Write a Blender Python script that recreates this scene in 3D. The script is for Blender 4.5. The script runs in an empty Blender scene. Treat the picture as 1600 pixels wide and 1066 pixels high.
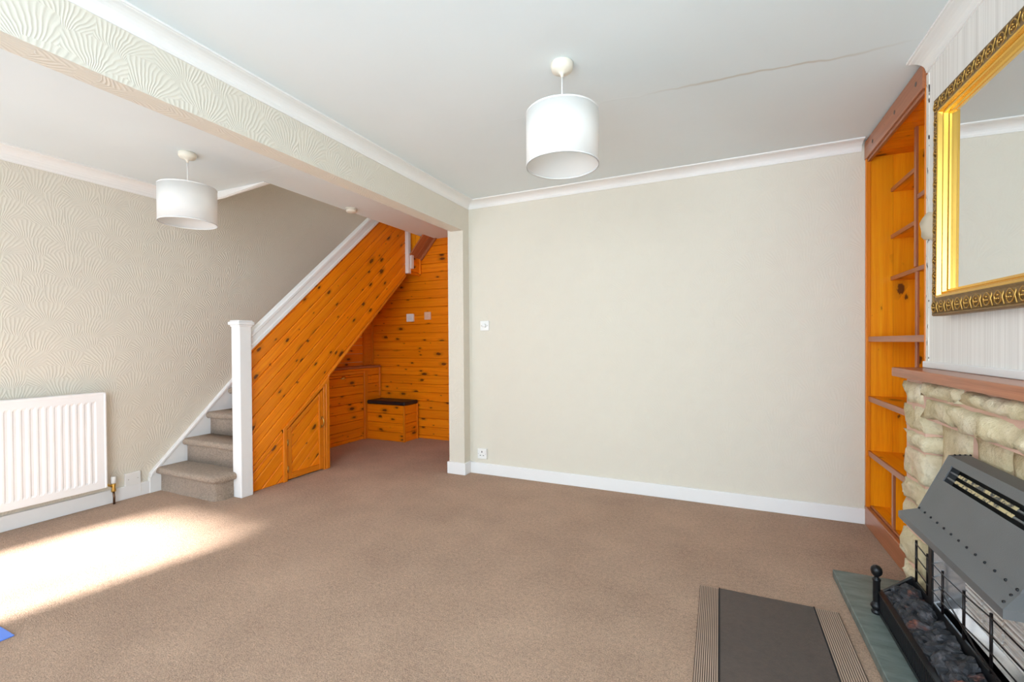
import bpy, bmesh, math, random
from mathutils import Vector, Matrix, noise
random.seed(7)
S = bpy.context.scene
COL = S.collection
# ------------------------------------------------------------------ camera
FPX, HY, CH = 704.617, 542.242, 1.1569
yw, pt, rl = math.radians(24.7207), math.radians(-.5613), math.radians(-.3755)
F = Vector((-math.sin(yw), math.cos(yw), 0)); R = Vector((math.cos(yw), math.sin(yw), 0)); U = Vector((0, 0, 1))
F, U = F*math.cos(pt)+U*math.sin(pt), U*math.cos(pt)-F*math.sin(pt)
R, U = R*math.cos(rl)+U*math.sin(rl), U*math.cos(rl)-R*math.sin(rl)
cd = bpy.data.cameras.new('camera'); cam = bpy.data.objects.new('camera', cd); COL.objects.link(cam)
cd.sensor_width = 36; cd.lens = FPX/1600*36; cd.shift_y = (HY-533)/1600; cd.clip_start = .02
cam.matrix_world = Matrix(((R.x, U.x, -F.x, 0), (R.y, U.y, -F.y, 0), (R.z, U.z, -F.z, CH), (0, 0, 0, 1)))
S.camera = cam
# ------------------------------------------------------------------ light and exposure
S.view_settings.view_transform = 'Standard'; S.view_settings.look = 'None'
S.view_settings.exposure = 0.52; S.view_settings.gamma = 1; S.view_settings.use_curve_mapping = False
S.cycles.use_denoising = True
S.cycles.max_bounces = 10; S.cycles.diffuse_bounces = 7; S.cycles.sample_clamp_indirect = 6
W = bpy.data.worlds.new('sky'); S.world = W; W.use_nodes = True
wb = W.node_tree.nodes['Background']; wb.inputs[0].default_value = (.72, .85, 1, 1); wb.inputs[1].default_value = 1.2
def lamp(name, kind, loc, energy, color, aim=None, **k):
    d = bpy.data.lights.new(name, kind); d.energy = energy; d.color = color
    for a, v in k.items(): setattr(d, a, v)
    o = bpy.data.objects.new(name, d); COL.objects.link(o); o.location = loc
    if aim is not None: o.rotation_euler = Vector(aim).to_track_quat('-Z', 'Y').to_euler()
    return o
SUN_EL = math.radians(34.3)
lamp('sun', 'SUN', (-4, -6, 5), 25.0, (1, .97, .93), (.13*math.cos(SUN_EL), math.cos(SUN_EL), -math.sin(SUN_EL)), angle=math.radians(5))
# daylight through the two openings in the wall behind the camera
lamp('window_daylight', 'AREA', (-.35, -1.26, 1.3), 92, (.70, .86, 1.0), (.02, 1, 0), shape='RECTANGLE', size=2.7, size_y=1.9)
# assumed light at the head of the stairs, added to brighten the stairwell
lamp('landing_fill', 'AREA', (-3.6, 3.9, 4.55), 6.5, (.95, .96, 1.0), (0, -.12, -1), shape='RECTANGLE', size=.7, size_y=1.1)
lamp('patio_daylight', 'AREA', (-3.48, -1.26, 1.05), 22, (.68, .83, 1.0), (.05, 1, -.02), shape='RECTANGLE', size=.9, size_y=1.95)

# ------------------------------------------------------------------ node helper
class NT:
    def __init__(s, name):
        s.m = bpy.data.materials.new(name); s.m.use_nodes = True
        s.t = s.m.node_tree; s.b = s.t.nodes['Principled BSDF']
    def n(s, kind, **k):
        o = s.t.nodes.new(kind)
        for a, v in k.items(): setattr(o, a, v)
        return o
    def put(s, sock, v):
        if isinstance(v, bpy.types.NodeSocket): s.t.links.new(v, sock)
        elif isinstance(v, (tuple, list)) and len(v) == 3 and sock.type == 'RGBA': sock.default_value = (*v, 1)
        else: sock.default_value = v
    def math(s, op, a, b=0., c=0., clamp=False):
        o = s.n('ShaderNodeMath', operation=op, use_clamp=clamp)
        for i, v in enumerate((a, b, c)): s.put(o.inputs[i], v)
        return o.outputs[0]
    def uv(s): return s.n('ShaderNodeTexCoord').outputs['UV']
    def obj(s): return s.n('ShaderNodeTexCoord').outputs['Object']
    def xyz(s, v):
        o = s.n('ShaderNodeSeparateXYZ'); s.put(o.inputs[0], v); return o.outputs
    def vec(s, x, y, z=0.):
        o = s.n('ShaderNodeCombineXYZ')
        for i, v in enumerate((x, y, z)): s.put(o.inputs[i], v)
        return o.outputs[0]
    def scale(s, v, sc):
        o = s.n('ShaderNodeVectorMath', operation='MULTIPLY'); s.put(o.inputs[0], v); s.put(o.inputs[1], sc); return o.outputs[0]
    def add(s, v, w):
        o = s.n('ShaderNodeVectorMath', operation='ADD'); s.put(o.inputs[0], v); s.put(o.inputs[1], w); return o.outputs[0]
    def noise(s, v, sc, det=3, rough=.5, dist=0., out=0):
        o = s.n('ShaderNodeTexNoise'); s.put(o.inputs['Vector'], v); o.inputs['Scale'].default_value = sc
        o.inputs['Detail'].default_value = det; o.inputs['Roughness'].default_value = rough; o.inputs['Distortion'].default_value = dist
        return o.outputs[out]
    def ramp(s, f, stops):
        o = s.n('ShaderNodeValToRGB'); s.put(o.inputs[0], f); e = o.color_ramp.elements
        while len(e) < len(stops): e.new(.5)
        for i, (p, c) in enumerate(stops):
            e[i].position = p; e[i].color = (*c, 1) if isinstance(c, tuple) else (c, c, c, 1)
        return o.outputs[0]
    def mix(s, f, a, b, kind='MIX'):
        o = s.n('ShaderNodeMix', data_type='RGBA', blend_type=kind); s.put(o.inputs[0], f); s.put(o.inputs[6], a); s.put(o.inputs[7], b)
        return o.outputs[2]
    def bump(s, h, strength=1., dist=.002):
        o = s.n('ShaderNodeBump'); o.inputs['Strength'].default_value = strength; o.inputs['Distance'].default_value = dist
        s.put(o.inputs['Height'], h); s.put(s.b.inputs['Normal'], o.outputs[0])
    def set(s, **k):
        for a, v in k.items(): s.put(s.b.inputs[a.replace('_', ' ')], v)
        return s.m
def hexc(r, g, b):
    f = lambda c: c/12.92 if c <= .04045 else ((c+.055)/1.055)**2.4
    return tuple(f(x/255) for x in (r, g, b))
def plain(name, col, rough=.5, metal=0., bumpsc=None, bumpd=.0006, var=.06, **k):
    t = NT(name); o = t.obj(); nz = t.noise(o, 9, 4)
    c = t.mix(nz, tuple(x*(1-var) for x in col), tuple(min(1, x*(1+var)) for x in col))
    if bumpsc: t.bump(t.noise(o, bumpsc, 3), .6, bumpd)
    return t.set(Base_Color=c, Roughness=rough, Metallic=metal, **k)

# embossed fan wallpaper: overlapping fans of fine ribs, in metres of UV
def fan_paper(name, col, strength=.28):
    t = NT(name); uv = t.uv()
    wob = t.noise(uv, 7, 2, out=1)
    p = t.add(uv, t.scale(t.add(wob, (-.5, -.5, -.5)), (.05, .05, 0)))
    u, v, _ = t.xyz(p); WD, HT = .19, .105
    h = None; cover = None
    for k in (0, 1, 2):      # lower rows overlap the fans above
        row = t.math('SUBTRACT', t.math('FLOOR', t.math('DIVIDE', v, HT)), k)
        cu = t.math('ADD', t.math('DIVIDE', u, WD), t.math('MULTIPLY', t.math('MODULO', t.math('ABSOLUTE', row), 2), .5))
        cell = t.math('FLOOR', cu)
        wn = t.n('ShaderNodeTexWhiteNoise', noise_dimensions='2D'); t.put(wn.inputs['Vector'], t.vec(cell, row))
        rnd = wn.outputs['Value']; r2 = t.xyz(wn.outputs['Color'])[1]
        fu = t.math('MULTIPLY', t.math('SUBTRACT', t.math('SUBTRACT', cu, cell), t.math('MULTIPLY_ADD', r2, .3, .35)), WD)
        fv = t.math('SUBTRACT', v, t.math('MULTIPLY', row, HT))
        d = t.math('SQRT', t.math('ADD', t.math('MULTIPLY', fu, fu), t.math('MULTIPLY', fv, fv)))
        th = t.math('ADD', t.math('ARCTAN2', fu, fv), t.math('MULTIPLY', t.math('SUBTRACT', rnd, .5), .5))
        th = t.math('ADD', th, t.math('MULTIPLY', d, t.math('MULTIPLY', t.math('SUBTRACT', r2, .5), 5.)))
        rib = t.math('MULTIPLY_ADD', t.math('SINE', t.math('MULTIPLY', th, 54.)), .5, .5)
        rib = t.math('POWER', rib, 1.6)
        edge = t.math('MULTIPLY_ADD', rnd, .06, .155)
        fade = t.math('SMOOTH_MIN', t.math('MULTIPLY', d, 14., clamp=True), 1., .1)
        hk = t.math('MULTIPLY', rib, fade)
        hk = t.math('MULTIPLY', hk, t.math('MULTIPLY_ADD', t.math('DIVIDE', d, edge), -.5, 1.1, clamp=True))
        hk = t.math('ADD', hk, .25)
        ins = t.math('MULTIPLY', t.math('SUBTRACT', edge, d), 250., clamp=True)
        if h is None: h = t.math('MULTIPLY', hk, ins)
        else:
            h = t.math('ADD', t.math('MULTIPLY', h, t.math('SUBTRACT', 1., ins)), t.math('MULTIPLY', hk, ins))
    h = t.math('ADD', h, t.math('MULTIPLY', t.noise(uv, 160, 3), .12))
    t.bump(h, strength, .006)
    c = t.mix(t.noise(uv, 1.4, 4), tuple(x*.97 for x in col), col)
    return t.set(Base_Color=c, Roughness=.75)

def pine(name, light, mid, dark, knot=(.075, .022, .006), kscale=(5., 8.), kbias=.5, rough=.36, coat=.14, kr=.42):
    t = NT(name); uv = t.uv(); u, v, _ = t.xyz(uv)
    warp = t.noise(t.vec(t.math('MULTIPLY', u, 2.2), t.math('MULTIPLY', v, 6.)), 1., 2)
    ring = t.noise(t.vec(t.math('MULTIPLY', u, 1.1), t.math('MULTIPLY_ADD', warp, 2.2, t.math('MULTIPLY', v, 55.))), 1., 3, .6)
    fine = t.noise(t.vec(t.math('MULTIPLY', u, 9.), t.math('MULTIPLY', v, 420.)), 1., 2)
    tone = t.noise(t.vec(t.math('MULTIPLY', u, .55), t.math('MULTIPLY', v, 2.)), 1., 1)
    g = t.math('ADD', t.math('MULTIPLY', ring, .65), t.math('MULTIPLY', fine, .35))
    c = t.ramp(g, [(.3, dark), (.5, mid), (.72, light)])
    c = t.mix(t.math('MULTIPLY', t.math('SUBTRACT', tone, .38, clamp=True), 1.9, clamp=True), c, tuple(x*.72 for x in mid), 'MIX')
    vo = t.n('ShaderNodeTexVoronoi', voronoi_dimensions='2D', feature='F1'); vo.inputs['Scale'].default_value = 1
    kw = t.noise(t.vec(t.math('MULTIPLY', u, .55), v), 75, 3, .6)
    t.put(vo.inputs['Vector'], t.vec(t.math('MULTIPLY', u, kscale[0]), t.math('MULTIPLY', v, kscale[1])))
    rr = t.xyz(vo.outputs['Color'])[0]
    rr = t.math('SUBTRACT', rr, kbias, clamp=True); rad = t.math('MULTIPLY', t.math('MULTIPLY', rr, t.math('ADD', rr, .25)), kr*1.35)
    dist = t.math('ADD', vo.outputs['Distance'], t.math('MULTIPLY', t.math('SUBTRACT', kw, .5), .17))
    core = t.math('MULTIPLY', t.math('SUBTRACT', rad, dist), 26., clamp=True)
    halo = t.math('MULTIPLY', t.math('SUBTRACT', t.math('MULTIPLY', rad, 2.4), dist), 4.5, clamp=True)
    c = t.mix(t.math('MULTIPLY', halo, .55), c, tuple(x*.45 for x in mid))
    c = t.mix(t.math('MULTIPLY', core, .86), c, knot)
    t.bump(t.math('ADD', g, t.math('MULTIPLY', core, .5)), .25, .0012)
    return t.set(Base_Color=c, Roughness=rough, Coat_Weight=coat, Coat_Roughness=.15, Specular_IOR_Level=.3)

def carpet(name, a, b, fibre=190.):
    t = NT(name); o = t.obj()
    n1 = t.noise(o, fibre, 4, .7); n2 = t.noise(o, 2.2, 5, .6); n3 = t.noise(o, 55, 3, .6)
    f = t.math('ADD', t.math('MULTIPLY', n1, .62), t.math('ADD', t.math('MULTIPLY', n2, .22), t.math('MULTIPLY', n3, .22)))
    c = t.ramp(f, [(.40, a), (.64, b)])
    t.bump(t.math('ADD', n1, t.math('MULTIPLY', n3, .6)), 1., .012)
    return t.set(Base_Color=c, Roughness=1., Specular_IOR_Level=.08, Sheen_Weight=.25, Sheen_Roughness=.6)

def ceiling_mat():
    t = NT('ceiling_paint'); o = t.obj(); x, y, z = t.xyz(o)
    big = t.noise(o, 1.1, 4)
    c = t.mix(big, hexc(220, 230, 232), hexc(232, 240, 242))
    # brown water mark running along an old plaster joint
    line = t.math('ADD', 2.375, t.math('ADD', t.math('MULTIPLY', x, .06), t.math('MULTIPLY', t.math('SUBTRACT', t.noise(t.vec(x, 0., 0.), 3.2, 3), .5), .12)))
    dd = t.math('ABSOLUTE', t.math('SUBTRACT', y, line))
    wd = t.math('MULTIPLY_ADD', t.noise(t.vec(x, 7., 0.), 6., 2), .022, .002)
    m = t.math('SUBTRACT', 1., t.math('DIVIDE', dd, wd), clamp=True)
    env = t.math('MULTIPLY', t.math('MULTIPLY', t.math('ADD', x, .36), 3., clamp=True), t.math('MULTIPLY', t.math('SUBTRACT', .76, x), 2.5, clamp=True))
    c = t.mix(t.math('MULTIPLY', t.math('MULTIPLY', m, env), .55), c, hexc(176, 162, 132))
    t.bump(t.math('ADD', t.noise(o, 5, 3), t.math('MULTIPLY', m, .15)), .25, .01)
    return t.set(Base_Color=c, Roughness=.85)

CREAM = hexc(221, 215, 201)
M = {}
M['paper'] = fan_paper('embossed_cream_paper', CREAM)
M['paper_soft'] = fan_paper('embossed_cream_paper_soft', CREAM, .13)
M['ceil'] = ceiling_mat()
M['white'] = plain('white_gloss_paint', hexc(238, 238, 238), .35, bumpsc=30, bumpd=.0008, var=.02)
M['cornice'] = plain('white_cornice_paint', hexc(238, 237, 234), .7, var=.02)
M['rad'] = plain('radiator_enamel', hexc(243, 243, 244), .3, var=.01)
M['plastic'] = plain('white_plastic', hexc(236, 236, 234), .35, var=.015)
M['cream_plastic'] = plain('cream_plastic', hexc(236, 230, 214), .4, var=.02)
M['pink_plastic'] = plain('pinkish_plastic', hexc(236, 196, 168), .4, var=.02)
M['hole'] = plain('dark_slot', (.01, .01, .01), .7)
M['brass'] = plain('brass', hexc(214, 178, 100), .3, 1.)
M['chrome'] = plain('dull_chrome', (.6, .58, .55), .35, 1.)
M['plug'] = plain('dark_plug', hexc(96, 80, 74), .5)
M['copper'] = plain('old_copper_pipe', hexc(120, 90, 70), .4, .9)
M['pine'] = pine('orange_varnished_pine', hexc(255, 166, 30), hexc(250, 140, 8), hexc(212, 104, 3), kscale=(4.8, 11.), kbias=.14, kr=.15)
M['pine_trim'] = pine('pine_trim_moulding', hexc(244, 154, 44), hexc(230, 130, 18), hexc(200, 100, 8), kbias=.8)
M['amber'] = pine('amber_pine_boards', hexc(252, 176, 26), hexc(246, 154, 8), hexc(224, 126, 2), kscale=(4.2, 7.8), kbias=.24, kr=.22)
M['pine_brown'] = pine('stained_pine_painted_gloss', hexc(190, 124, 84), hexc(174, 106, 68), hexc(150, 86, 50), kbias=.8, rough=.35, coat=.3)  # brown stain, with window light reflected on front edges painted in as pinkish tint
M['carpet'] = carpet('brown_carpet', hexc(152, 117, 93), hexc(226, 188, 157))
M['stair_carpet'] = carpet('worn_taupe_stair_carpet', hexc(136, 116, 100), hexc(204, 182, 160))
M['mat'] = carpet('dark_brown_mat_pile', hexc(82, 64, 52), hexc(116, 94, 78), 420)
M['mat_rib_light'] = plain('beige_mat_ribs', hexc(176, 152, 134), .95)
M['mat_rib_dark'] = plain('brown_mat_grooves', hexc(84, 68, 58), .95)
M['mat_edge'] = plain('black_mat_edge', hexc(34, 30, 30), .9)
M['cushion'] = plain('black_vinyl', hexc(30, 30, 32), .45, bumpsc=200, bumpd=.0006)
M['blue'] = plain('blue_plastic', hexc(84, 130, 224), .4)
M['paper_scrap'] = plain('torn_lining_paper', hexc(222, 212, 190), .9)

def shade_mat():
    t = NT('white_shade_fabric'); uv = t.uv()
    wv = t.n('ShaderNodeTexWave', bands_direction='X'); t.put(wv.inputs['Vector'], uv); wv.inputs['Scale'].default_value = 260
    t.bump(t.noise(uv, 500, 2), .3, .0006)
    t.set(Base_Color=hexc(248, 247, 244), Roughness=.8)
    tr = t.n('ShaderNodeBsdfTranslucent'); tr.inputs[0].default_value = (.95, .94, .92, 1)
    mx = t.n('ShaderNodeMixShader'); mx.inputs[0].default_value = .35
    t.t.links.new(t.b.outputs[0], mx.inputs[1]); t.t.links.new(tr.outputs[0], mx.inputs[2])
    t.t.links.new(mx.outputs[0], t.t.nodes['Material Output'].inputs[0]); return t.m
M['shade'] = shade_mat()
def stripe_paper():
    t = NT('white_vertical_stripe_paper'); uv = t.uv(); u, v, _ = t.xyz(uv)
    n = t.noise(t.vec(t.math('MULTIPLY', u, 90.), t.math('MULTIPLY', v, .7)), 1., 4, .65)
    c = t.ramp(n, [(.35, hexc(222, 219, 214)), (.62, hexc(240, 238, 234))])
    t.bump(n, .35, .002); return t.set(Base_Color=c, Roughness=.7)
M['stripe'] = stripe_paper()
def stone_mat():
    t = NT('buff_sandstone'); o = t.obj()
    n = t.noise(o, 6, 6, .65); m = t.noise(o, 34, 5, .7); big = t.noise(o, 3.2, 2)
    c = t.ramp(n, [(.28, hexc(180, 162, 124)), (.48, hexc(212, 198, 164)), (.7, hexc(232, 222, 198))])
    c = t.mix(t.math('MULTIPLY', t.math('SUBTRACT', big, .52, clamp=True), 2.6, clamp=True), c, hexc(224, 198, 178))
    c = t.mix(t.math('MULTIPLY', t.math('SUBTRACT', m, .52, clamp=True), 2.4, clamp=True), c, hexc(158, 144, 112))
    t.bump(t.math('ADD', t.math('MULTIPLY', m, .5), n), 1., .014)
    return t.set(Base_Color=c, Roughness=.9, Specular_IOR_Level=.2)
M['stone'] = stone_mat()
M['mortar'] = plain('pinkish_mortar', hexc(214, 178, 160), .95, bumpsc=60, bumpd=.003, var=.1)
def slate():
    t = NT('green_slate'); o = t.obj()
    n = t.noise(t.scale(o, (3, 9, 3)), 3, 6, .6); w = t.noise(o, 40, 4, .75)
    c = t.ramp(n, [(.3, hexc(84, 94, 91)), (.65, hexc(114, 125, 120))])
    c = t.mix(t.math('MULTIPLY', t.math('SUBTRACT', w, .62, clamp=True), 3., clamp=True), c, hexc(150, 160, 150))
    t.bump(n, .3, .003); return t.set(Base_Color=c, Roughness=.5)
M['slate'] = slate()
M['fire_metal'] = plain('charcoal_painted_steel', hexc(102, 104, 106), .42, .25, bumpsc=260, bumpd=.0006, var=.1)
M['black_iron'] = plain('black_iron', hexc(28, 28, 30), .4, .4)
M['wire'] = plain('brown_black_wire', hexc(34, 27, 27), .4, .5)
M['gold_worn'] = None
def worn():
    t = NT('slat_black_with_worn_cream_edge'); o = t.obj()
    n = t.noise(o, 45, 5, .7)
    c = t.mix(t.math('MULTIPLY', t.math('SUBTRACT', n, .48, clamp=True), 14., clamp=True), hexc(196, 180, 136), hexc(72, 72, 72))
    return t.set(Base_Color=c, Roughness=.5, Metallic=.2)
M['gold_worn'] = worn()
def coal():
    t = NT('charcoal_coal'); o = t.obj()
    n = t.noise(o, 22, 5, .65); m = t.noise(o, 9, 3, .6)
    c = t.ramp(n, [(.3, hexc(22, 22, 24)), (.55, hexc(54, 54, 58)), (.75, hexc(96, 94, 98))])
    c = t.mix(t.math('MULTIPLY', t.math('SUBTRACT', m, .57, clamp=True), 7., clamp=True), c, hexc(140, 72, 46))
    t.bump(n, .8, .008); return t.set(Base_Color=c, Roughness=.75)
M['coal'] = coal()
def radiant():
    t = NT('ribbed_ceramic_radiant'); o = t.obj(); x, y, z = t.xyz(o)
    s = t.math('MULTIPLY_ADD', t.math('SINE', t.math('MULTIPLY', z, 420.)), .5, .5)
    n = t.noise(o, 8, 3)
    c = t.mix(s, hexc(205, 196, 190), hexc(240, 236, 232))
    c = t.mix(t.math('MULTIPLY', t.math('SUBTRACT', n, .5, clamp=True), 2.5, clamp=True), c, hexc(214, 190, 170))
    t.bump(s, .6, .004); return t.set(Base_Color=c, Roughness=.45)
M['radiant'] = radiant()
M['silver'] = plain('polished_reflector', (.86, .87, .9), .18, .9)
M['gold'] = plain('bright_gilt', hexc(238, 192, 96), .26, 1., var=.05)
def gilt2():
    t = NT('antique_bronze_gilt'); o = t.obj(); n = t.noise(o, 60, 4)
    c = t.mix(n, hexc(112, 88, 54), hexc(160, 128, 78)); t.bump(n, .4, .001)
    return t.set(Base_Color=c, Roughness=.45, Metallic=.6)
M['bronze'] = gilt2()
M['gilt_relief'] = plain('gilt_relief', hexc(196, 156, 84), .35, .85, var=.15)
M['glass'] = plain('mirror_silvering', (.88, .9, .89), .015, 1., var=0)

# ------------------------------------------------------------------ mesh helpers
def BM():
    b = bmesh.new(); b.loops.layers.uv.new('UVMap'); return b
def setuv(bm, f, fn):
    L = bm.loops.layers.uv.active
    for l in f.loops: l[L].uv = fn(l.vert.co)
def planar(f):
    n = f.normal; a = max(range(3), key=lambda i: abs(n[i]))
    i, j = ((1, 2), (0, 2), (0, 1))[a]
    return lambda c: (c[i], c[j])
def box(bm, x0, x1, y0, y1, z0, z1, grain=None, mat=0, rot=None):
    ps = [(x, y, z) for x in (x0, x1) for y in (y0, y1) for z in (z0, z1)]
    v = [bm.verts.new(p) for p in ps]
    o = (random.random()*20, random.random()*20)
    out = []
    for q in ((0, 1, 3, 2), (4, 6, 7, 5), (0, 4, 5, 1), (2, 3, 7, 6), (0, 2, 6, 4), (1, 5, 7, 3)):
        f = bm.faces.new([v[i] for i in q]); f.normal_update(); f.material_index = mat; out.append(f)
        if grain is None: setuv(bm, f, planar(f))
        else:
            a = max(range(3), key=lambda i: abs(f.normal[i]))
            if a == grain:
                i, j = [k for k in range(3) if k != grain]
                setuv(bm, f, lambda c: (o[0]+.03*c[i], o[1]+c[i]+c[j]))
            else:
                j = [k for k in range(3) if k not in (grain, a)][0]
                setuv(bm, f, lambda c: (o[0]+c[grain], o[1]+c[j]+.37*a))
    if rot:
        bmesh.ops.transform(bm, matrix=rot, verts=v)
    return v
def inset_poly(p, d):
    n = len(p); out = []
    for i in range(n):
        a, b, c = Vector(p[i-1]), Vector(p[i]), Vector(p[(i+1) % n])
        e1, e2 = (b-a).normalized(), (c-b).normalized()
        n1, n2 = Vector((-e1.y, e1.x)), Vector((-e2.y, e2.x))
        k = 1+n1.dot(n2)
        if k < .05: out.append(b+n1*d); continue
        out.append(b+(n1+n2)*(d/k))
    return out
def area2(p): return .5*sum(p[i-1][0]*p[i][1]-p[i][0]*p[i-1][1] for i in range(len(p)))
def clip(p, a, n):          # keep side where (x-a).n >= 0
    out = []
    for i in range(len(p)):
        s, e = Vector(p[i-1]), Vector(p[i]); ds, de = (s-a).dot(n), (e-a).dot(n)
        if ds*de < 0: out.append(s+(e-s)*(ds/(ds-de)))
        if de >= 0: out.append(e)
    return out
def slab(bm, p, O, A, B, N, t, bev=.003, grain=None, mat=0):
    """bevelled board: polygon p (2D in A,B from O) raised t along N"""
    if len(p) < 3: return
    if area2(p) < 0: p = p[::-1]
    q = []
    for v in p:
        v = Vector(v)
        if not q or (v-q[-1]).length > 1e-4: q.append(v)
    if len(q) > 1 and (q[0]-q[-1]).length < 1e-4: q.pop()
    if len(q) < 3 or abs(area2(q)) < 1e-4: return
    p = q; O, A, B, N = map(Vector, (O, A, B, N))
    pi_ = inset_poly(p, bev)
    P3 = lambda v, h: O+A*v[0]+B*v[1]+N*h
    g = Vector(grain or (1, 0)).normalized(); gp = Vector((-g.y, g.x)); off = (random.random()*20, random.random()*20)
    r0 = [bm.verts.new(P3(v, 0)) for v in p]; r1 = [bm.verts.new(P3(v, t-bev)) for v in p]; r2 = [bm.verts.new(P3(v, t)) for v in pi_]
    n = len(p); fs = [bm.faces.new(r2), bm.faces.new(r0[::-1])]
    for i in range(n):
        j = (i+1) % n
        fs.append(bm.faces.new((r0[i], r0[j], r1[j], r1[i]))); fs.append(bm.faces.new((r1[i], r1[j], r2[j], r2[i])))
    def fn(c):
        d = c-O; w = Vector((d.dot(A), d.dot(B))); return (off[0]+w.dot(g), off[1]+w.dot(gp)+d.dot(N))
    for f in fs: f.material_index = mat; setuv(bm, f, fn)
    if A.cross(B).dot(N) < 0:
        for f in fs: f.normal_flip()
def boards(bm, poly, O, A, B, N, t, width, ang=0., bev=.003, start=0., gap=.0018, mat=0):
    """cover a convex polygon with parallel boards running at angle ang"""
    g = Vector((math.cos(ang), math.sin(ang))); n = Vector((-g.y, g.x))
    ds = [Vector(p).dot(n) for p in poly]; k = math.floor((min(ds)-start)/width)
    while start+k*width < max(ds):
        lo = start+k*width
        q = clip(clip(list(poly), n*(lo+gap), n), n*(lo+width-gap), -n)
        if len(q) >= 3: slab(bm, q, O, A, B, N, t, bev, (g.x, g.y), mat)
        k += 1
def prism(bm, poly, z0, z1):
    if area2(poly) < 0: poly = poly[::-1]
    a = [bm.verts.new((x, y, z0)) for x, y in poly]; b = [bm.verts.new((x, y, z1)) for x, y in poly]; n = len(poly)
    fs = [bm.faces.new(a[::-1]), bm.faces.new(b)]+[bm.faces.new((a[i], a[(i+1) % n], b[(i+1) % n], b[i])) for i in range(n)]
    for f in fs: f.normal_update(); setuv(bm, f, planar(f))
def tube(bm, pts, r, seg=8, mat=0, cap=True):
    pts = [Vector(p) for p in pts]; rings = []
    for i, p in enumerate(pts):
        d = (pts[min(i+1, len(pts)-1)]-pts[max(i-1, 0)]).normalized()
        a = d.cross(Vector((0, 0, 1)) if abs(d.z) < .9 else Vector((1, 0, 0))).normalized(); b = d.cross(a)
        rr = r[i] if isinstance(r, (list, tuple)) else r
        rings.append([bm.verts.new(p+(a*math.cos(2*math.pi*k/seg)+b*math.sin(2*math.pi*k/seg))*rr) for k in range(seg)])
    for i in range(len(rings)-1):
        for k in range(seg):
            f = bm.faces.new((rings[i][k], rings[i][(k+1) % seg], rings[i+1][(k+1) % seg], rings[i+1][k])); f.material_index = mat; f.smooth = True
    if cap:
        for rg in (rings[0][::-1], rings[-1]):
            f = bm.faces.new(rg); f.material_index = mat
def lathe(bm, prof, c=(0, 0, 0), seg=32, mat=0, close=False, axis='Z'):
    c = Vector(c); rings = []
    for r, z in prof:
        ring = []
        for k in range(seg):
            a = 2*math.pi*k/seg
            p = Vector((r*math.cos(a), r*math.sin(a), z))
            if axis == 'X': p = Vector((z, r*math.cos(a), r*math.sin(a)))
            if axis == 'Y': p = Vector((r*math.cos(a), z, r*math.sin(a)))
            ring.append(bm.verts.new(c+p))
        rings.append(ring)
    L = bm.loops.layers.uv.active
    n = len(rings)
    for i in range(n if close else n-1):
        a, b = rings[i], rings[(i+1) % n]
        for k in range(seg):
            f = bm.faces.new((a[k], a[(k+1) % seg], b[(k+1) % seg], b[k])); f.material_index = mat; f.smooth = True
            for l, (uu, vv) in zip(f.loops, ((k, i), (k+1, i), (k+1, i+1), (k, i+1))): l[L].uv = (uu/seg, prof[vv % n][1])
    return rings
def ball(bm, c, r, mat=0, sub=2, sc=(1, 1, 1)):
    res = bmesh.ops.create_icosphere(bm, subdivisions=sub, radius=1, matrix=Matrix.Translation(c) @ Matrix.Diagonal((r*sc[0], r*sc[1], r*sc[2], 1)))
    for v in res['verts']:
        for f in v.link_faces: f.smooth = True; f.material_index = mat
def sweep(bm, prof, path, up=None, mat=0, close_path=False):
    """prof: list of 3D-offset functions are avoided: prof is [(a,b)], path gives (point, axisA, axisB)"""
    rings = [[bm.verts.new(Vector(p)+Vector(A)*a+Vector(B)*b) for a, b in prof] for p, A, B in path]
    m = len(prof); n = len(rings); fs = []
    for i in range(n if close_path else n-1):
        r, s = rings[i], rings[(i+1) % n]
        for k in range(m):
            f = bm.faces.new((r[k], r[(k+1) % m], s[(k+1) % m], s[k])); f.material_index = mat; fs.append(f)
    if not close_path:
        fs.append(bm.faces.new(rings[0][::-1])); fs.append(bm.faces.new(rings[-1]))
    for f in fs: f.normal_update(); setuv(bm, f, planar(f))
    return fs
def link(name, bm, mats, parent=None, smooth=None, bevel=0, seg=2, fix=True):
    if fix: bmesh.ops.recalc_face_normals(bm, faces=bm.faces[:])
    me = bpy.data.meshes.new(name); bm.to_mesh(me); bm.free()
    for m in (mats if isinstance(mats, (list, tuple)) else [mats]): me.materials.append(M[m] if isinstance(m, str) else m)
    o = bpy.data.objects.new(name, me); COL.objects.link(o)
    if smooth:
        for p in me.polygons: p.use_smooth = True
    if bevel:
        b = o.modifiers.new('bevel', 'BEVEL'); b.width = bevel; b.segments = seg; b.limit_method = 'ANGLE'; b.angle_limit = math.radians(40)
    if parent is not None:
        o.parent = parent; o.matrix_parent_inverse = parent.matrix_world.inverted()
        if parent.type == 'EMPTY' or True:
            o.matrix_parent_inverse = Matrix.Translation(-world_loc(parent))
    return o
def world_loc(o):
    v = Vector(o.location)
    if o.parent is not None and o.type == 'EMPTY': v += world_loc(o.parent)
    return v
def thing(name, label, cat, loc=(0, 0, 0), group=None):
    o = bpy.data.objects.new(name, None); COL.objects.link(o); o.location = loc; o.empty_display_size = .05
    return tag(o, label, cat, group)
def tag(o, label, cat, group=None):
    o['label'] = label; o['category'] = cat
    if group: o['group'] = group
    return o
def struct(name, bm, mats, label=None, cat=None, **k):
    o = link(name, bm, mats, **k); o['kind'] = 'structure'
    if label: o['label'] = label; o['category'] = cat or name.split('_')[0]
    return o
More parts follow.
